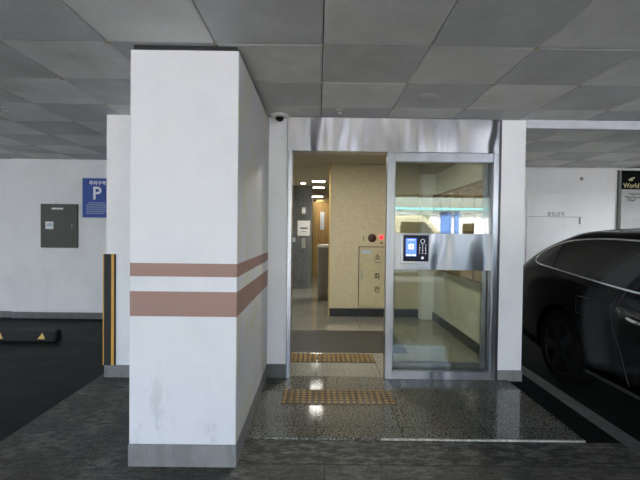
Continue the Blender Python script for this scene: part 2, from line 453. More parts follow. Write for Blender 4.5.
# lobby block: short wall left of the pillar, pilaster, right wall end
struct(box(-1.915, -1.045, 3.92, 4.12, FZ-.05, CZ).build('wall_core_left', M['white_wall']))
struct(box(-1.925, -1.065, 3.905, 3.92, FZ, .098, bev=.003).build('baseboard_core', M['plinth']))
struct(box(-1.915, -1.75, 4.12, 6.44, FZ-.05, CZ).build('wall_core_side', M['white_wall']))
struct(box(-.50, -.278, 3.92, 4.12, FZ-.05, CZ).build('wall_pilaster', M['white_wall']))
struct(box(-.46, -.272, 3.906, 3.92, 0, .123, bev=.003).build('baseboard_pilaster', M['plinth_dark']))
struct(box(1.652, 1.872, 3.92, 4.06, FZ-.05, CZ).build('wall_entrance_right', M['white_wall']))
struct(box(1.654, 1.878, 3.907, 3.92, FZ, .088, bev=.003).build('baseboard_right', M['plinth']))
struct(box(1.79, 1.872, 4.06, 6.83, FZ-.05, CZ).build('wall_lobby_right', M['lobby_white']))
struct(box(1.775, 1.79, 4.08, 6.82, 0, .12).build('baseboard_lobby', M['lobby_base']))
struct(box(1.872, 9, 3.9, 3.98, 2.288, CZ+.01, bev=.003).build('trim_2', M['beam']))
# lobby interior
struct(box(.19, 1.872, 6.83, 7.03, -.05, 2.41).build('wall_lobby_tan', M['tan_wall']))
bb = MB(); bb.box(.195, 1.775, 6.812, 6.83, 0, .125)
struct(bb.build('baseboard_tan', M['black_base']))
struct(box(.17, .19, 6.82, 6.86, .0, 2.4, bev=.002).build('trim_3', M['brass']))
struct(box(-.92, -.72, 4.12, 10.4, -.05, 2.41).build('wall_lobby_left', M['lobby_white']))
struct(box(-.92, -.278, 4.06, 4.12, -.05, CZ).build('wall_lobby_return', M['lobby_white']))
struct(box(-.92, -.15, 10.1, 10.3, -.05, 2.41).build('wall_lobby_far', M['dark_granite']))
struct(box(-.35, -.15, 10.3, 13.5, -.05, 2.41).build('wall_corridor_left', M['dark_granite']))
struct(box(-.35, 1.872, 13.3, 13.5, -.05, 2.41).build('wall_corridor_end', M['tan_wall']))
struct(box(1.79, 1.872, 7.03, 13.3, -.05, 2.41).build('wall_corridor_right', M['tan_wall']))
struct(box(-.92, 1.88, 3.98, 13.5, 2.40, 2.5).build('ceiling_lobby', M['lobby_ceiling']))
struct(box(1.6, 1.79, 4.06, 6.83, 2.235, 2.405).build('ceiling_bulkhead', M['lobby_ceiling']))

# far wooden door in its gold frame
fr = MB(); fr.box(-.15, -.06, 13.22, 13.3, 0, 2.32, bev=.004); fr.box(-.15, .95, 13.22, 13.3, 2.24, 2.32, bev=.004); fr.box(.86, .95, 13.22, 13.3, 0, 2.32, bev=.004)
d2 = struct(fr.build('door_2', M['brass']))
box(-.06, .86, 13.25, 13.3, .01, 2.24).build('door_leaf', M['wood'], d2)
box(.06, .19, 13.24, 13.25, 1.4, 1.95).build('door_window', M['paper'], d2)
MB().box(.02, .06, 13.2, 13.25, 1.0, 1.1, bev=.006).build('door_handle', M['brass'], d2)

# white flush door in the back wall at right
d1 = struct(box(3.20, 4.05, 6.618, 6.63, FZ, 2.17, bev=.003).build('door_1', M['white_wall']))
MB().box(3.205, 4.045, 6.616, 6.619, 1.604, 1.609).build('door_seam', M['ink_grey'], d1)
MB().box(4.0, 4.02, 6.60, 6.618, 1.5, 1.6, bev=.004).build('door_handle', M['plastic_grey'], d1)
text_obj('door_lettering', '출입금지', .075, M['ink_grey'], d1, (3.645, 6.6165, 1.645))
MB().box(4.0, 4.045, 6.6, 6.618, 2.17, 2.22, bev=.004).build('door_hinge', M['plastic_grey'], d1)

# ================================================================== PILLAR
pb = MB(); pb.box(-1.058, -.452, 2.43, 3.92, .115, 2.335, bev=.006)
pil = thing('pillar', (-.755, 3.17, FZ), 'wide white concrete pillar painted with two brown horizontal stripes, in the foreground', 'pillar')
pb.build('shaft', M['pillar'], pil)
MB().box(-1.045, -.468, 2.444, 3.92, 2.335, CZ+.012).build('shadow_gap', M['void'], pil)  # recessed neck coloured dark so the gap reads as shade
MB().box(-1.062, -.448, 2.426, 3.92, FZ, .116, bev=.004).build('plinth', M['plinth'], pil)

# rubber corner guard
g = thing('corner_guard', (-1.915, 3.92, .1), 'black foam corner guard with two yellow strips on the white wall edge', 'corner guard')
gb = MB(); gb.box(-1.935, -1.826, 3.905, 3.92, .097, 1.107, bev=.004); gb.box(-1.935, -1.915, 3.92, 4.01, .097, 1.107, bev=.003)
gb.build('foam_angle', M['rubber'], g)
MB().box(-1.862, -1.838, 3.9025, 3.906, .1, 1.105).build('yellow_strip', M['yellow'], g)
MB().box(-1.938, -1.929, 3.9025, 3.906, .1, 1.105).build('yellow_strip', M['yellow'], g)

# ================================================================== ENTRANCE SCREEN
en = thing('entrance_frame', (.68, 3.93, 0), 'stainless steel entrance frame with wide lintel and fixed glass panel', 'entrance')
MB().box(-.285, 1.622, 3.895, 4.06, 2.058, CZ-.003, bev=.003).build('lintel', M['steel_wavy'], en)
MB().box(-.278, -.238, 3.89, 4.06, 0, 2.058, bev=.003).build('jamb', M['steel'], en)
MB().box(1.575, 1.622, 3.89, 4.06, 0, 2.058, bev=.003).build('jamb', M['steel'], en)
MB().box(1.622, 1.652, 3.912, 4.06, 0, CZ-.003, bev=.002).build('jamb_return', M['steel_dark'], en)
MB().box(.618, .688, 3.89, 3.985, 0, 2.058, bev=.003).build('mullion', M['steel'], en)
MB().box(.688, 1.575, 3.9, 3.975, 1.974, 2.058, bev=.003).build('top_rail', M['steel'], en)
MB().box(.688, 1.575, 3.9, 3.975, .998, 1.33, bev=.003).build('middle_panel', M['steel_panel'], en)
MB().box(.688, 1.575, 3.9, 3.975, 0.0, .075, bev=.003).build('bottom_rail', M['steel'], en)
MB().box(.688, 1.575, 3.93, 3.94, 1.33, 1.974).build('glass_pane', M['glass'], en)
MB().box(.688, 1.575, 3.93, 3.94, .075, .998).build('glass_pane', M['glass'], en)
sl = thing('sliding_door', (1.1, 4.02, .01), 'open sliding glass door leaf parked behind the fixed glass panel', 'door')
MB().box(.66, .715, 4.0, 4.04, .01, 2.05, bev=.003).build('stile', M['steel'], sl)
MB().box(1.53, 1.57, 4.0, 4.04, .01, 2.05, bev=.003).build('stile', M['steel'], sl)
MB().box(.715, 1.53, 4.0, 4.04, .01, .125, bev=.003).build('bottom_rail', M['steel'], sl)
MB().box(.715, 1.53, 4.0, 4.04, 1.98, 2.05, bev=.003).build('top_rail', M['steel'], sl)
MB().box(.715, 1.53, 4.015, 4.023, .125, 1.98).build('glass_pane', M['glass'], sl)

# access terminal
tm = thing('access_terminal', (.875, 3.9, 1.19), 'black access terminal with lit blue screen and keypad on the steel panel', 'intercom')
MB().box(.748, 1.0, 3.87, 3.9, 1.055, 1.318, bev=.004).build('back_box', M['steel'], tm)
MB().box(.764, .99, 3.85, 3.871, 1.078, 1.312, bev=.004).build('front_panel', M['terminal'], tm)
scr = MB().box(.785, .879, 3.8485, 3.8505, 1.125, 1.283).build('screen', M['screen'], tm)
MB().box(.812, .855, 3.8475, 3.849, 1.188, 1.232, bev=.0004).build('screen_icon', M['screen_white'], scr)
MB().box(.824, .843, 3.847, 3.848, 1.2, 1.22).build('icon_figure', M['screen'], scr)
MB().box(.79, .83, 3.8475, 3.849, 1.127, 1.137).build('screen_caption', M['screen_white'], scr)
MB().box(.84, .874, 3.8475, 3.849, 1.127, 1.137).build('screen_caption', M['screen_white'], scr)
MB().box(.8, .866, 3.8475, 3.849, 1.265, 1.274).build('screen_heading', M['screen_dim'], scr)
ring = MB().lathe((.935, 3.851, 1.258), (0, -1, 0), [(.02, 0), (.02, .003), (.016, .003), (.016, 0)], 28).build('ring_sensor', M['screen_dim'], tm, smooth=30)
ks = [('1', .908, 1.222), ('2', .935, 1.222), ('3', .962, 1.222), ('4', .908, 1.199), ('5', .935, 1.199), ('6', .962, 1.199),
      ('7', .908, 1.176), ('8', .935, 1.176), ('9', .962, 1.176), ('*', .908, 1.15), ('0', .935, 1.152), ('#', .962, 1.152)]
for s_, x, z in ks: text_obj('key_digit', s_, .025, M['screen_dim'], tm, (x, 3.8495, z))
MB().lathe((.935, 3.851, 1.11), (0, -1, 0), [(.012, 0), (.012, .003), (.009, .004)], 20).build('call_button', M['screen_dim'], tm, smooth=30)

# ceiling devices
cam = thing('security_camera', (-.35, 3.83, CZ), 'white dome security camera under the ceiling beside the steel lintel', 'camera')
MB().lathe((-.35, 3.83, CZ), (0, 0, -1), [(.065, 0), (.08, .004), (.08, .016), (.07, .024), (.036, .027)], 32).build('housing', M['plastic_white'], cam, smooth=40)
MB().lathe((-.35, 3.83, CZ-.026), (0, 0, -1), [(.038, 0), (.037, .012), (.032, .024), (.022, .034), (.007, .039)], 28).build('dome', M['dome'], cam, smooth=True)
dt = thing('smoke_detector', (.81, 3.28, CZ), 'round flat ceiling detector on a tile in front of the lintel', 'detector')
MB().lathe((.81, 3.28, CZ), (0, 0, -1), [(.078, -.001), (.08, .003), (.078, .007), (.07, .010)], 36).build('base', M['plastic_grey'], dt, smooth=40)
MB().lathe((.81, 3.28, CZ-.0095), (0, 0, -1), [(.06, 0), (.058, .004), (.048, .007), (.01, .008)], 32).build('cap', M['plastic_grey'], dt, smooth=40)
def sprinkler(x, y, label, first=None):
    if first is None:
        t = thing('sprinkler_head', (x, y, CZ), label, 'sprinkler', 'ceiling sprinklers')
        MB().lathe((x, y, CZ), (0, 0, -1), [(.032, -.001), (.032, .003), (.018, .007)], 20).build('escutcheon', M['plastic_white'], t, smooth=40)
        MB().lathe((x, y, CZ-.006), (0, 0, -1), [(.007, 0), (.007, .02), (.02, .022), (.02, .025)], 16).build('deflector', M['chrome'], t, smooth=30)
        return t
    t = copy_tree(first); t.location = (x, y, CZ); t['label'] = label; return t
s0 = sprinkler(.17, 3.66, 'small sprinkler on the ceiling just in front of the steel lintel')
sprinkler(-2.68, 3.72, 'small sprinkler on the ceiling at the far left of the picture', s0)
sprinkler(3.05, 5.85, 'small sprinkler on the ceiling above the white back door', s0)

# ================================================================== FLOOR ITEMS
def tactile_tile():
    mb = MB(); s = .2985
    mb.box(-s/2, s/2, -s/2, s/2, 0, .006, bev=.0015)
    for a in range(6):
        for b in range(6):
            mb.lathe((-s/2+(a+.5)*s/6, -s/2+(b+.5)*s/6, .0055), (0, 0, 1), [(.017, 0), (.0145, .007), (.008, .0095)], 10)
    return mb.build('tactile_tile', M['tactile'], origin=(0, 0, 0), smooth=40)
t0 = None
rows = [(3.455, -.125, 'strip nearer the pillar'), (4.53, -.145, 'strip beside the dark doormat')]
pos = ['left', 'middle', 'right']
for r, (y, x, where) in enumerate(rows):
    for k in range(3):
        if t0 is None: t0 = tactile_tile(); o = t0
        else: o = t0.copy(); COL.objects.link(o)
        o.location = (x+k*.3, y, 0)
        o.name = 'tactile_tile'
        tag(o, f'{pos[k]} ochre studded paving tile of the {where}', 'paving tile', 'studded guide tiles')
ms = tag(box(-.7, 1.01, 4.75, 5.8, 0, .006, bev=.002).build('doormat', M['mat'], origin=(.3, 5.27, 0)),
         'dark grey doormat on the granite lobby floor behind the doorway', 'mat')

# wheel stop in the left bay
ws = thing('wheel_stop', (-3.3, 5.2, FZ), 'black rubber wheel stop with yellow triangles on the left bay floor', 'wheel stop')
prof = [(0, 5.11, FZ), (0, 5.29, FZ), (0, 5.25, FZ+.125), (0, 5.15, FZ+.125)]
wsb = MB(); wsb.prism([(-4.1, y, z) for _, y, z in prof], (.99, 0, 0)); 
bmesh.ops.bevel(wsb.bm, geom=wsb.bm.edges[:], offset=.012, segments=2, affect='EDGES')
wsb.build('rubber_block', M['rubber'], ws)
for xc in (-3.27, -3.77):
    h0, h1 = FZ+.03, FZ+.1
    yf = lambda z: 5.11+(z-FZ)/.125*.04-.003
    MB().prism([(xc-.045, yf(h0), h0), (xc+.045, yf(h0), h0), (xc, yf(h1), h1)], (0, .004, 0)).build('reflector', M['reflector'], ws)
MB().box(-4.1, -3.11, 5.106, 5.12, FZ+.004, FZ+.018, bev=.002).build('base_strip', M['trim_black'], ws)

# ================================================================== BACK LEFT WALL ITEMS
Yw = 6.45
ep = thing('electric_panel', (-3.865, Yw, 1.05), 'grey metal electrical box with two white stickers on the back wall', 'electrical box')
MB().box(-4.10, -3.565, Yw-.05, Yw, 1.05, 1.697, bev=.006).build('cabinet', M['panel_grey'], ep)
dr = MB().box(-4.07, -3.60, Yw-.058, Yw-.05, 1.085, 1.66, bev=.004).build('door', M['panel_door'], ep)
MB().box(-3.93, -3.76, Yw-.0615, Yw-.058, 1.615, 1.64).build('name_plate', M['paper'], dr)
MB().box(-4.02, -3.905, Yw-.0615, Yw-.058, 1.325, 1.435).build('sticker', M['paper'], dr)
MB().box(-4.0, -3.915, Yw-.0625, Yw-.0615, 1.37, 1.41).build('sticker_print', M['paper_blue'], dr)
MB().box(-3.635, -3.62, Yw-.07, Yw-.058, 1.33, 1.4, bev=.003).build('latch', M['plastic_grey'], dr)

ps = thing('parking_sign', (-3.29, Yw, 1.5), 'blue parking sign with white letter P on the back wall', 'sign')
MB().box(-3.505, -3.07, Yw-.02, Yw, 1.497, 2.093, bev=.003).build('plate', M['blue_sign'], ps)
yf = Yw-.0215
bd = MB(); bd.box(-3.505, -3.07, yf, yf+.002, 2.083, 2.093).box(-3.505, -3.07, yf, yf+.002, 1.497, 1.507).box(-3.505, -3.495, yf, yf+.002, 1.507, 2.083).box(-3.08, -3.07, yf, yf+.002, 1.507, 2.083)
bd.build('border', M['paper_blue'], ps)
text_obj('letter', 'P', .265, M['sign_white'], ps, (-3.285, yf, 1.855), bold=.005)
text_obj('heading', '주차구역', .068, M['sign_white'], ps, (-3.275, yf, 2.01), bold=.002)
MB().box(-3.41, -3.16, yf, yf+.002, 1.718, 1.723).build('rule', M['sign_white'], ps)
for k, (a, b) in enumerate([(-3.44, -3.13), (-3.44, -3.12), (-3.44, -3.15), (-3.44, -3.12), (-3.44, -3.19)]):
    z = 1.685-k*.031; mb = MB(); x = a
    while x < b:
        w = random.uniform(.02, .05); mb.box(x, x+w, yf, yf+.002, z, z+.011); x += w+.007
    mb.build('small_print', M['paper_blue'], ps)

# ================================================================== BACK RIGHT WALL: advertising board
bo = thing('notice_board', (4.98, 6.6, FZ), 'tall grey board with black header reading World in gold, behind the car', 'sign')
MB().box(4.605, 5.25, 6.56, 6.62, FZ, 2.325, bev=.003).build('board', M['board'], bo)
hd = MB().box(4.605, 5.25, 6.552, 6.562, 2.035, 2.318).build('header', M['black_sign'], bo)
text_obj('header_lettering', 'World', .105, M['gold'], hd, (4.625, 6.551, 2.09), align='LEFT', width=.24, bold=.001)
lf = MB()
for (x, z, a, L_) in [(4.73, 2.19, .55, .07), (4.77, 2.205, .35, .07), (4.75, 2.175, .2, .05)]:
    c_, s_ = math.cos(a), math.sin(a); pts = []
    for k in range(12):
        t_ = 2*PI*k/12; u = math.cos(t_)*L_/2; v = math.sin(t_)*.012
        pts.append((x+u*c_-v*s_, 6.5525, z+u*s_+v*c_))
    lf.prism(pts, (0, -.002, 0))
lf.build('leaf_emblem', M['gold'], hd)
for zz, xs in [(1.965, 4.72), (1.915, 4.66), (1.87, 4.70)]:
    pts = []
    n = 30
    for k in range(n):
        pts.append((xs+k*.011, 6.559, zz+.014*math.sin(k*1.9)+.006*math.sin(k*.7)))
    MB().tube(pts[:(n if zz > 1.9 else 12)], .0045, 5).build('script_line', M['ink'], bo)
MB().tube([(4.58, 6.6, 1.3), (4.582, 6.6, 2.33)], .012, 8)  .build('edge_post', M['panel_grey'], bo)

# ================================================================== LOBBY ITEMS
Yh = 6.83
hy = thing('hydrant_cabinet', (.93, Yh, .13), 'cream fire hydrant cabinet with maroon bell and lit red lamp', 'hydrant cabinet')
MB().box(.635, 1.235, Yh-.03, Yh, .148, 1.39, bev=.005).build('cover', M['cabinet'], hy)
dd = MB().box(.655, 1.215, Yh-.036, Yh-.03, .17, 1.1, bev=.003).build('door', M['cabinet_door'], hy)
gp = MB(); gp.box(.644, 1.218, Yh-.0335, Yh-.03, 1.1, 1.112).box(.642, .655, Yh-.0335, Yh-.03, .17, 1.112)
gp.build('door_gap', M['ink'], hy)
MB().lathe((.852, Yh-.03, 1.245), (0, -1, 0), [(.066, 0), (.066, .006), (.06, .016), (.03, .024), (.01, .025)], 32).build('alarm_bell', M['bell'], hy, smooth=30)
MB().lathe((1.002, Yh-.03, 1.258), (0, -1, 0), [(.032, 0), (.031, .012), (.02, .026), (.006, .03)], 24).build('indicator_lamp', M['red_lamp'], hy, smooth=True)
MB().lathe((1.0, Yh-.03, 1.165), (0, -1, 0), [(.016, 0), (.016, .008)], 20).build('call_button', M['ink'], hy, smooth=30)
MB().box(.71, .722, Yh-.033, Yh-.03, 1.2, 1.28).build('bell_caption', M['ink_grey'], hy)
MB().box(.69, .84, Yh-.0385, Yh-.036, 1.0, 1.055).build('notice_sticker', M['paper_blue'], dd)
MB().box(.68, .712, Yh-.052, Yh-.036, .6, .74, bev=.004).build('handle', M['plastic_grey'], dd)
for ch, z in (('소', .94), ('화', .64), ('전', .43)):
    text_obj('door_letter', ch, .105, M['ink'], dd, (.94, Yh-.037, z), bold=.002)
MB().box(.9, .99, Yh-.0375, Yh-.036, .855, .865).build('letter_rule', M['ink_grey'], dd)

# mailbox bank on the right lobby wall
mx = thing('mailbox_bank', (1.73, 5.2, .8), 'tan mailbox bank on the right lobby wall behind the glass panel', 'mailboxes')
MB().box(1.67, 1.79, 4.18, 6.32, .82, 1.885, bev=.004).build('case', M['mail_dark'], mx)
for a in range(5):
    for b in range(4):
        y0 = 4.2+a*.424; z0 = .84+b*.26
        f = MB().box(1.661, 1.672, y0, y0+.37, z0, z0+.235, bev=.003).build('box_door', M['mail'], mx)
        MB().box(1.6585, 1.662, y0+.08, y0+.29, z0+.185, z0+.2).build('letter_slot', M['ink'], f)

# ceiling lamps in the lobby
def lamp(x, y, z, label, first=None, w=.26):
    if first is None:
        t = thing('ceiling_lamp', (x, y, z), label, 'lamp', 'square lobby ceiling lamps')
        MB().box(x-w/2-.012, x+w/2+.012, y-w/2-.012, y+w/2+.012, z-.02, z, bev=.003).build('frame', M['plastic_white'], t)
        MB().box(x-w/2, x+w/2, y-w/2, y+w/2, z-.026, z-.018).build('diffuser', M['tube'], t)
        return t
    t = copy_tree(first); t.location = (x, y, z); t['label'] = label; return t
l0 = lamp(.0, 9.0, 2.40, 'nearer of the two lit square ceiling lamps deep in the lobby')
lamp(.0, 10.25, 2.40, 'farther of the two lit square ceiling lamps deep in the lobby', l0)
lamp(.0, 12.8, 2.40, 'dim square ceiling lamp right above the wooden door', l0)
lamp(.35, 5.0, 2.40, 'unseen square lobby ceiling lamp added above the dark doormat to light the tan wall', l0)  # unseen lamp added to light the hydrant wall and hall
lamp(1.0, 9.3, 2.40, 'added square lobby ceiling lamp hidden behind the tan wall to light the corridor', l0)  # lamp added out of view to light the far corridor
sp = tag(MB().lathe((-.34, 9.5, 2.40), (0, 0, -1), [(.05, 0), (.05, .02), (.04, .025)], 20).build('spot_lamp', M['tube'], origin=(-.34, 9.5, 2.40)),
         'tiny round white spot lamp on the lobby ceiling near the dark wall', 'lamp')

# dark far wall items
def flat(name, x0, x1, z0, z1, mat, label, cat, y=10.1, d=.015):
    return tag(box(x0, x1, y-d, y, z0, z1, bev=.002).build(name, mat, origin=((x0+x1)/2, y, z0)), label, cat)
n1 = thing('wall_notice', (-.335, 10.1, 1.23), 'white framed notice on the dark granite lobby wall', 'notice')
MB().box(-.48, -.19, 10.085, 10.1, 1.235, 1.59, bev=.002).build('sheet', M['paper'], n1)
MB().box(-.42, -.25, 10.0835, 10.0855, 1.4, 1.43).build('print_line', M['ink'], n1)
MB().box(-.40, -.27, 10.0835, 10.0855, 1.33, 1.342).build('print_line', M['ink_grey'], n1)
wl = thing('wall_lamp', (-.34, 10.1, 1.76), 'small white wall lamp above the notice on the dark wall', 'lamp')
MB().box(-.38, -.30, 10.07, 10.1, 1.75, 1.9, bev=.006).build('back_plate', M['plastic_white'], wl)
MB().box(-.385, -.295, 10.02, 10.07, 1.76, 1.84, bev=.01).build('shade', M['paper'], wl)
flat('call_panel', -.38, -.29, .95, 1.18, M['plastic_grey'], 'narrow grey lift call panel below the white notice', 'call panel')
flat('blue_notice', -.7, -.53, 1.09, 1.19, M['paper_blue'], 'pale blue notice on the left of the dark lobby wall', 'notice')

bn = thing('standing_bin', (.2, 8.6, 0), 'tall grey rounded bin with pale top edge in front of the wooden door', 'bin')
MB().lathe((.2, 8.62, 0), (0, 0, 1), [(.17, 0), (.19, .03), (.2, .1), (.205, .9), (.205, 1.03)], 36).build('body', M['bin'], bn, smooth=40)
MB().lathe((.2, 8.62, 1.03), (0, 0, 1), [(.207, 0), (.207, .045), (.19, .05)], 36).build('lid', M['bin_top'], bn, smooth=40)
bn.location = (.2, 8.62, 0)

# ================================================================== CAR
def mono(xs, ys):
    xs = np.array(xs, float); ys = np.array(ys, float)
    h = np.diff(xs); d = np.diff(ys)/h; m = np.zeros_like(xs)
    m[1:-1] = np.where(d[:-1]*d[1:] > 0, 2*d[:-1]*d[1:]/(d[:-1]+d[1:]+1e-12), 0); m[0] = d[0]; m[-1] = d[-1]
    def f(x):
        k = int(np.clip(np.searchsorted(xs, x)-1, 0, len(h)-1)); t = (x-xs[k])/h[k]
        t = min(1, max(0, t))
        return float((2*t**3-3*t**2+1)*ys[k]+(t**3-2*t**2+t)*h[k]*m[k]+(-2*t**3+3*t**2)*ys[k+1]+(t**3-t**2)*h[k]*m[k+1])
    return f
CX = 3.085
Ys =       [.08, .16, .35, .7, 1.05, 1.35, 1.75, 2.15, 2.6, 3.1, 3.5, 3.72, 3.94, 4.25, 4.54, 4.8, 4.92, 4.97]
zrail = mono(Ys, [.62, .74, .83, .92, .985, 1.10, 1.26, 1.345, 1.36, 1.352, 1.347, 1.352, 1.338, 1.277, 1.19, 1.08, .99, .86])
zbelt = mono(Ys, [.55, .66, .74, .82, .865, .88, .89, .895, .91, .935, .96, .975, .99, 1.02, 1.01, .97, .9, .80])
wmax = mono(Ys,  [.62, .78, .87, .915, .925, .93, .932, .935, .935, .935, .935, .935, .932, .925, .91, .87, .83, .78])
wrail = mono(Ys, [.52, .66, .72, .74, .73, .71, .69, .69, .695, .70, .70, .695, .69, .69, .70, .70, .68, .64])
zlow = mono(Ys,  [.34, .26, .2, .19, .19, .19, .19, .19, .19, .19, .19, .19, .19, .2, .23, .28, .34, .42])
def half(y, n=9):
    w = wmax(y); wr = wrail(y); zb = zbelt(y); zr = max(zrail(y), zb+.03); zl = zlow(y)
    mid = zl+(zb-zl)*.5
    P_ = [(0, zl), (w*.7, zl), (w*.93, zl+.02), (w*.985, zl+.12), (w, mid), (w*.992, zb-.14), (w*.965, zb-.03), (w*.95, zb),
          (wr+(w*.95-wr)*.45, zb+(zr-zb)*.62), (wr, zr), (wr*.86, zr+.03), (wr*.5, zr+.05), (0, zr+.058)]
    out = []
    for i in range(len(P_)-1):
        a = P_[i-1] if i else P_[i]; b = P_[i]; c = P_[i+1]; d = P_[i+2] if i+2 < len(P_) else P_[i+1]
        for k in range(n):
            t = k/n; q = []
            for u in (0, 1):
                m1 = (c[u]-a[u])/2*.8; m2 = (d[u]-b[u])/2*.8
                q.append((2*t**3-3*t**2+1)*b[u]+(t**3-2*t**2+t)*m1+(-2*t**3+3*t**2)*c[u]+(t**3-t**2)*m2)
            out.append(tuple(q))
    out.append(P_[-1]); return out
def surf(y, z, side=-1, off=0.):
    h = half(y); best = None
    for a, b in zip(h, h[1:]):
        if a[0] > .3 and b[0] > .2 and min(a[1], b[1]) <= z <= max(a[1], b[1]) and b[1] != a[1]:
            best = a[0]+(b[0]-a[0])*(z-a[1])/(b[1]-a[1])
    if best is None: best = wrail(y)
    return Vector((CX+side*(best+off), y, z+FZ))
def car():
    c = thing('black_sedan', (CX, 2.5, FZ), 'glossy black sedan with chrome window trim parked at the right', 'car')
    mb = MB(); yy = np.unique(np.concatenate([np.linspace(.08, .4, 9), np.linspace(.4, 4.5, 60), np.linspace(4.5, 4.97, 14)]))
    rings = []
    for y in yy:
        h = half(float(y)); full = [(-x, z) for x, z in h[1:-1]][::-1]
        ring = h+full
        rings.append([mb.bm.verts.new((CX+x, y, z+FZ)) for x, z in ring])
    n = len(rings[0])
    for a, b in zip(rings, rings[1:]):
        for k in range(n): mb.bm.faces.new((a[k], a[(k+1) % n], b[(k+1) % n], b[k]))
    mb.bm.faces.new(rings[0][::-1]); mb.bm.faces.new(rings[-1])
    body = mb.build('body', M['paint'], c, smooth=35)
    # wheel arches
    WY = (.98, 3.86); R = .335
    cut = MB()
    for y in WY:
        for s in (-1, 1):
            cut.cyl((CX+s*.62, y, FZ+R+.005), 'x' if s > 0 else '-x', R+.045, .5, 48)
    cu = cut.build('cutter', M['trim_black'], c)
    md = body.modifiers.new('arches', 'BOOLEAN'); md.object = cu; md.operation = 'DIFFERENCE'; md.solver = 'EXACT'
    bpy.context.view_layer.update()
    me = bpy.data.meshes.new_from_object(body.evaluated_get(bpy.context.evaluated_depsgraph_get()))
    body.modifiers.clear(); body.data = me; bpy.data.objects.remove(cu)
    # wheels
    for y in WY:
        for s in (-1, 1):
            wx = CX+s*.70
            w = MB().lathe((wx, y, FZ+R), (s, 0, 0), [(.2, 0), (.3, 0), (.325, .02), (R, .05), (R, .17), (.325, .2), (.3, .215), (.24, .215), (.235, .2)], 48).build('wheel', M['tyre'], c, smooth=40)
            mb = MB(); mb.lathe((wx+s*.19, y, FZ+R), (s, 0, 0), [(.236, 0), (.236, .018), (.222, .02), (.215, .004)], 48)
            for k in range(5):
                a = k*2*PI/5; d = Vector((0, math.cos(a), math.sin(a))); e = Vector((0, -math.sin(a), math.cos(a)))
                p = Vector((wx+s*.192, y, FZ+R))
                mb.prism([p+d*.04-e*.03, p+d*.22-e*.045, p+d*.22+e*.045, p+d*.04+e*.03], (s*.018, 0, 0))
            mb.cyl((wx+s*.192, y, FZ+R), 'x' if s > 0 else '-x', .055, .024, 20)
            mb.build('rim', M['alloy'], w)
    # side glass and chrome
    lowp = [(4.47, 1.10), (4.42, 1.07), (4.3, 1.05), (4.1, 1.035), (3.77, 1.008), (3.42, .98), (2.94, .95), (2.3, .935), (1.9, .925), (1.55, .925), (1.45, .94)]
    upp = [(1.5, .985), (1.7, 1.08), (1.95, 1.19), (2.2, 1.25), (2.6, 1.285), (3.14, 1.304), (3.4, 1.312), (3.65, 1.31), (3.9, 1.297), (4.1, 1.27), (4.28, 1.225), (4.41, 1.17), (4.46, 1.13)]
    def dens(pts, n=6):
        o = []
        for i in range(len(pts)-1):
            a = pts[max(i-1, 0)]; b = pts[i]; cc = pts[i+1]; d = pts[min(i+2, len(pts)-1)]
            for k in range(n):
                t = k/n
                o.append(tuple(.5*((2*b[u])+(-a[u]+cc[u])*t+(2*a[u]-5*b[u]+4*cc[u]-d[u])*t*t+(-a[u]+3*b[u]-3*cc[u]+d[u])*t**3) for u in (0, 1)))
        o.append(pts[-1]); return o
    loop = dens(lowp+upp+[lowp[0]])[:-1]
    ys = sorted(set(np.linspace(1.46, 4.47, 90)))
    def span(y):
        zs = []
        for a, b in zip(loop, loop[1:]+loop[:1]):
            if (a[0]-y)*(b[0]-y) <= 0 and a[0] != b[0]:
                zs.append(a[1]+(b[1]-a[1])*(y-a[0])/(b[0]-a[0]))
        return (min(zs), max(zs)) if len(zs) >= 2 else None
    for s in (-1, 1):
        mb = MB(); prev = None
        for y in ys:
            sp_ = span(y)
            if not sp_: continue
            row = [mb.bm.verts.new(surf(y, sp_[0]+(sp_[1]-sp_[0])*k/8, s, .004)) for k in range(9)]
            if prev:
                for k in range(8): mb.bm.faces.new((prev[k], prev[k+1], row[k+1], row[k]))
            prev = row
        gl = mb.build('side_window', M['car_glass'], c, smooth=True)
        MB().tube([surf(y, z, s, .006) for y, z in loop], .0085, 8, closed=True).build('window_trim', M['chrome'], gl, smooth=True)
        for yp, wd in ((2.62, .07), (4.06, .018)):
            mb = MB(); a, b = span(yp); st = []
            for k in range(9):
                z = a+(b-a)*k/8; st.append((surf(yp-wd+.05*k/8, z, s, .007), surf(yp+wd+.05*k/8, z, s, .007)))
            for p, q in zip(st, st[1:]): mb.poly([p[0], p[1], q[1], q[0]])
            mb.build('window_pillar', M['trim_black'], gl, smooth=True)
        # handles
        for yh in (2.86, 1.86):
            zt = .765 if yh > 2.5 else .74
            mb = MB(); pts = [surf(yh+.11*(k/8*2-1), zt+FZ*0+.01*(k/8*2-1), s, .012+.022*math.sin(PI*k/8)**.6) for k in range(9)]
            mb.tube(pts, .014, 8); mb.build('door_handle', M['chrome'], c, smooth=True)
        # shut lines
        for pts in ([(2.96, .30), (3.0, .42), (3.03, .5), (3.08, .6), (3.13, .70), (3.12, .8), (3.083, .874), (3.06, .945)],
                    [(2.1, .26), (2.1, .6), (2.08, .92)], [(1.12, .6), (1.1, .3)] and [(1.32, .27), (1.28, .5), (1.3, .72), (1.42, .9)]):
            MB().tube([surf(y, z, s, -.0008) for y, z in dens(pts)], .004, 6).build('shut_line', M['trim_black'], c, smooth=True)
        # sill trim
        MB().tube([surf(y, .20+.05, s, .004) for y in np.linspace(1.4, 3.45, 24)], .014, 8).build('sill_trim', M['trim_black'], c, smooth=True)
        # lamps
        mb = MB(); st = []
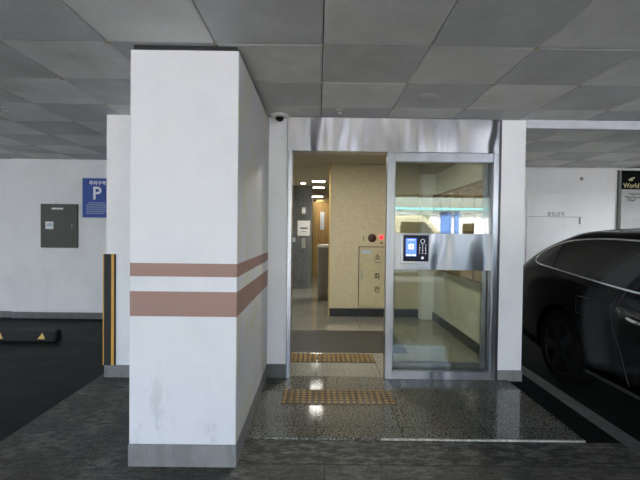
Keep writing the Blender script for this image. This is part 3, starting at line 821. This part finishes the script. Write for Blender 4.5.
        for k in range(9):
            y = 4.93-.33*k/8; h_ = .05*(1-.6*k/8); zc = .86+.01*k/8
            st.append((surf(y, zc-h_, s, .004), surf(y, zc, s, .007), surf(y, zc+h_, s, .004)))
        for p, q in zip(st, st[1:]):
            mb.poly([p[0], p[1], q[1], q[0]]); mb.poly([p[1], p[2], q[2], q[1]])
        mb.build('tail_lamp', M['lamp_red'], c, smooth=True)
        MB().tube([surf(4.92-.32*k/8, .915+.005*k/8, s, .003) for k in range(9)], .004, 6).build('lamp_trim', M['chrome'], c, smooth=True)
        mb = MB(); st = []
        for k in range(9):
            y = .2+.5*k/8; h_ = .05*(1-.5*k/8); zc = .62+.09*k/8
            st.append((surf(y, zc-h_, s, .004), surf(y, zc+h_, s, .004)))
        for p, q in zip(st, st[1:]): mb.poly([p[0], p[1], q[1], q[0]])
        mb.build('head_lamp', M['lamp_clear'], c, smooth=True)
        # mirror
        p = surf(1.6, .93, s, .0)
        m_ = MB().ball(p+Vector((s*.13, -.02, .06)), .11, (1., .5, .62)).build('wing_mirror', M['paint'], c, smooth=True)
        MB().tube([p+Vector((-s*.02, 0, 0)), p+Vector((s*.1, -.01, .04))], .025, 8).build('mirror_stalk', M['trim_black'], m_, smooth=True)
    # fuel flap
    mb = MB(); ys_ = [3.42, 3.58]; 
    lp = [(3.42+.16*a, .70+.14*b) for a, b in ((0, 0), (.5, 0), (1, 0), (1, .5), (1, 1), (.5, 1), (0, 1), (0, .5))]
    MB().tube([surf(y, z, -1, 0) for y, z in lp], .0022, 6, closed=True).build('fuel_flap_edge', M['trim_black'], c, smooth=True)
    # screens
    def deck(ya, yb, name):
        mb = MB(); prev = None
        for y in np.linspace(ya, yb, 14):
            h = [q for q in half(float(y)) if q[1] > zrail(float(y))-.004]
            h = [q for q in h if q[0] < wrail(float(y))*.93]
            xs = np.linspace(-1, 1, 13); X_ = max(q[0] for q in h)
            hx = [q[0] for q in h][::-1]; hz = [q[1] for q in h][::-1]
            row = [mb.bm.verts.new((CX+t*X_, y, FZ+.004+float(np.interp(abs(t)*X_, hx, hz)))) for t in xs]
            if prev:
                for k in range(12): mb.bm.faces.new((prev[k], prev[k+1], row[k+1], row[k]))
            prev = row
        mb.build(name, M['car_glass'], c, smooth=True)
    deck(1.1, 1.98, 'windscreen'); deck(3.75, 4.55, 'rear_window')
    MB().box(CX-.26, CX+.26, 4.955, 4.985, FZ+.55, FZ+.67, bev=.004).build('number_plate', M['plastic_white'], c)
    MB().box(CX-.42, CX+.42, .045, .1, FZ+.40, FZ+.6, bev=.02).build('grille', M['trim_black'], c)
car()

# ================================================================== STREET BEHIND THE CAMERA (seen in the glass and steel)
struct(box(-30, 30, -40, -3.9, FZ-.25, FZ-.02).build('floor_street', M['street']))
fa = MB(); fa.box(-26, 26, -17, -16, FZ, 2.55)
fa = fa.build('wall_street', M['facade']); struct(fa)
for k, x in enumerate(np.arange(-12, 16, 1.25)):
    MB().box(x, x+.62, -16.0, -15.9, .1+.9*((k*7) % 3 == 0), 1.9+.2*((k*5) % 4)).build('shop_window', [M['car_glass'], M['facade_blue'], M['leaf'], M['paper']][(k*3) % 4], fa)
    if k % 2: MB().box(x+.8, x+1.02, -16.0, -15.85, 0, 2.55).build('shop_pier', [M['facade_blue'], M['paper'], M['trim_black']][k % 3], fa)
MB().box(-14, 18, -16.0, -15.6, 2.6, 2.72).build('awning', M['teal'], fa)

def van():
    v = thing('parked_van', (1.9, -6.6, FZ-.02), 'beige van parked outside, seen reflected in the upper glass pane', 'van')
    z0 = FZ-.02
    y0, y1 = -7.5, -5.7
    side = [(-.4, .35), (4.6, .35), (4.68, .6), (4.62, .95), (4.1, 1.1), (3.45, 1.84), (3.2, 1.92), (-.25, 1.92), (-.42, 1.7)]
    mb = MB(); mb.prism([(x, y0, z+z0) for x, z in side], (0, y1-y0, 0))
    bmesh.ops.bevel(mb.bm, geom=mb.bm.edges[:], offset=.06, segments=3, affect='EDGES')
    mb.build('body', M['van'], v, smooth=40)
    for yy, d in ((y1, .006), (y0, -.006)):
        for pts in ([(2.6, 1.12), (3.85, 1.12), (3.35, 1.72), (2.6, 1.72)], [(3.62, .95), (3.6, .99), (4.0, 1.1), (4.06, 1.06)]):
            MB().prism([(x, yy, z+z0) for x, z in pts], (0, d, 0)).build('side_window', M['car_glass'], v)
    MB().prism([(4.07, y0+.12, 1.14+z0), (4.07, y1-.12, 1.14+z0), (3.5, y1-.16, 1.79+z0), (3.5, y0+.16, 1.79+z0)], (.02, 0, .015)).build('windscreen', M['car_glass'], v)
    for x in (.5, 3.75):
        for yy, a in ((y1-.1, 1), (y0+.1, -1)):
            w = MB().lathe((x, yy, z0+.33), (0, a, 0), [(.2, 0), (.31, .0), (.33, .03), (.33, .12), (.31, .14), (.2, .14)], 32).build('wheel', M['tyre'], v, smooth=40)
            MB().lathe((x, yy+a*.12, z0+.33), (0, a, 0), [(.2, 0), (.19, .025), (.05, .035)], 24).build('hub_cap', M['alloy'], w, smooth=40)
van()

# ================================================================== LIGHT
w = bpy.data.worlds.new('World'); scene.world = w; w.use_nodes = True
nt = w.node_tree; nt.nodes.clear()
sky = nt.nodes.new('ShaderNodeTexSky'); sky.sky_type = 'NISHITA'; sky.sun_disc = False
sky.sun_elevation = math.radians(50); sky.sun_rotation = math.radians(20); sky.dust_density = 3.; sky.air_density = 1.
bg = nt.nodes.new('ShaderNodeBackground'); wo = nt.nodes.new('ShaderNodeOutputWorld')
nt.links.new(sky.outputs[0], bg.inputs[0]); nt.links.new(bg.outputs[0], wo.inputs[0])
bg.inputs[1].default_value = .5
def light(name, kind, loc, rot, energy, color=(1, 1, 1), **kw):
    l = bpy.data.lights.new(name, kind); l.energy = energy; l.color = color
    for k, v in kw.items(): setattr(l, k, v)
    o = bpy.data.objects.new(name, l); COL.objects.link(o); o.location = loc; o.rotation_euler = rot; return o
light('sun', 'SUN', (0, 20, 20), (math.radians(-46), 0, math.radians(14)), 14, (1, .985, .96), angle=.01)
for (x, y, e) in [(.35, 5.0, 13), (.0, 9.0, .5), (.0, 10.25, .25), (.0, 12.8, 2), (1.0, 9.3, 14)]:  # the two strongest serve the added lamps kept out of view
    light('lobby_light', 'AREA', (x, y, 2.37), (0, 0, 0), e, (1, .96, .87), shape='SQUARE', size=.26)
for (x, y, e) in [(-6.0, 4.0, 9), (5.8, 3.7, 95)]:  # unseen bay lamps added to brighten the back walls and ceiling
    t_ = thing('added_batten_lamp', (x, y, CZ), 'unseen hanging fluorescent batten lamp added to brighten the %s parking bay, outside the picture' % ('left' if x < 0 else 'right'), 'lamp')
    MB().box(x-.6, x+.6, y-.03, y+.03, 2.06, 2.1, bev=.004).build('batten', M['plastic_white'], t_)
    for a_ in (-.5, .5): MB().cyl((x+a_, y, 2.1), 'z', .004, CZ-2.1, 8).build('hanger', M['chrome'], t_)
    MB().cyl((x-.58, y, 2.035), 'x', .014, 1.16, 12).build('tube', M['tube'], t_)
    light('added_batten_light', 'AREA', (x, y, 2.0), (0, 0, 0), e, (.96, .98, 1), shape='RECTANGLE', size=1.16, size_y=.05)
p = light('opening_portal', 'AREA', (.05, -3.95, 1.15), (math.radians(90), 0, 0), 1, shape='RECTANGLE', size=13.1, size_y=2.4)
p.data.cycles.is_portal = True

# ================================================================== CAMERA
f = Vector((math.sin(math.radians(.27))*math.cos(math.radians(-1.06)), math.cos(math.radians(.27))*math.cos(math.radians(-1.06)), math.sin(math.radians(-1.06))))
r0 = f.cross(Vector((0, 0, 1))).normalized(); u0 = r0.cross(f)
a = math.radians(.7)
r = r0*math.cos(a)+u0*math.sin(a); u = -r0*math.sin(a)+u0*math.cos(a)
cd = bpy.data.cameras.new('camera'); cd.sensor_width = 36; cd.lens = 432/640*36; cd.clip_start = .02
co = bpy.data.objects.new('camera', cd); COL.objects.link(co)
mm = Matrix((r, u, -f)).transposed().to_4x4(); mm.translation = (0, 0, 1.33); co.matrix_world = mm
scene.camera = co
vs = scene.view_settings; vs.view_transform = 'Standard'; vs.look = 'None'; vs.exposure = 1.5; vs.gamma = 1; vs.use_curve_mapping = False
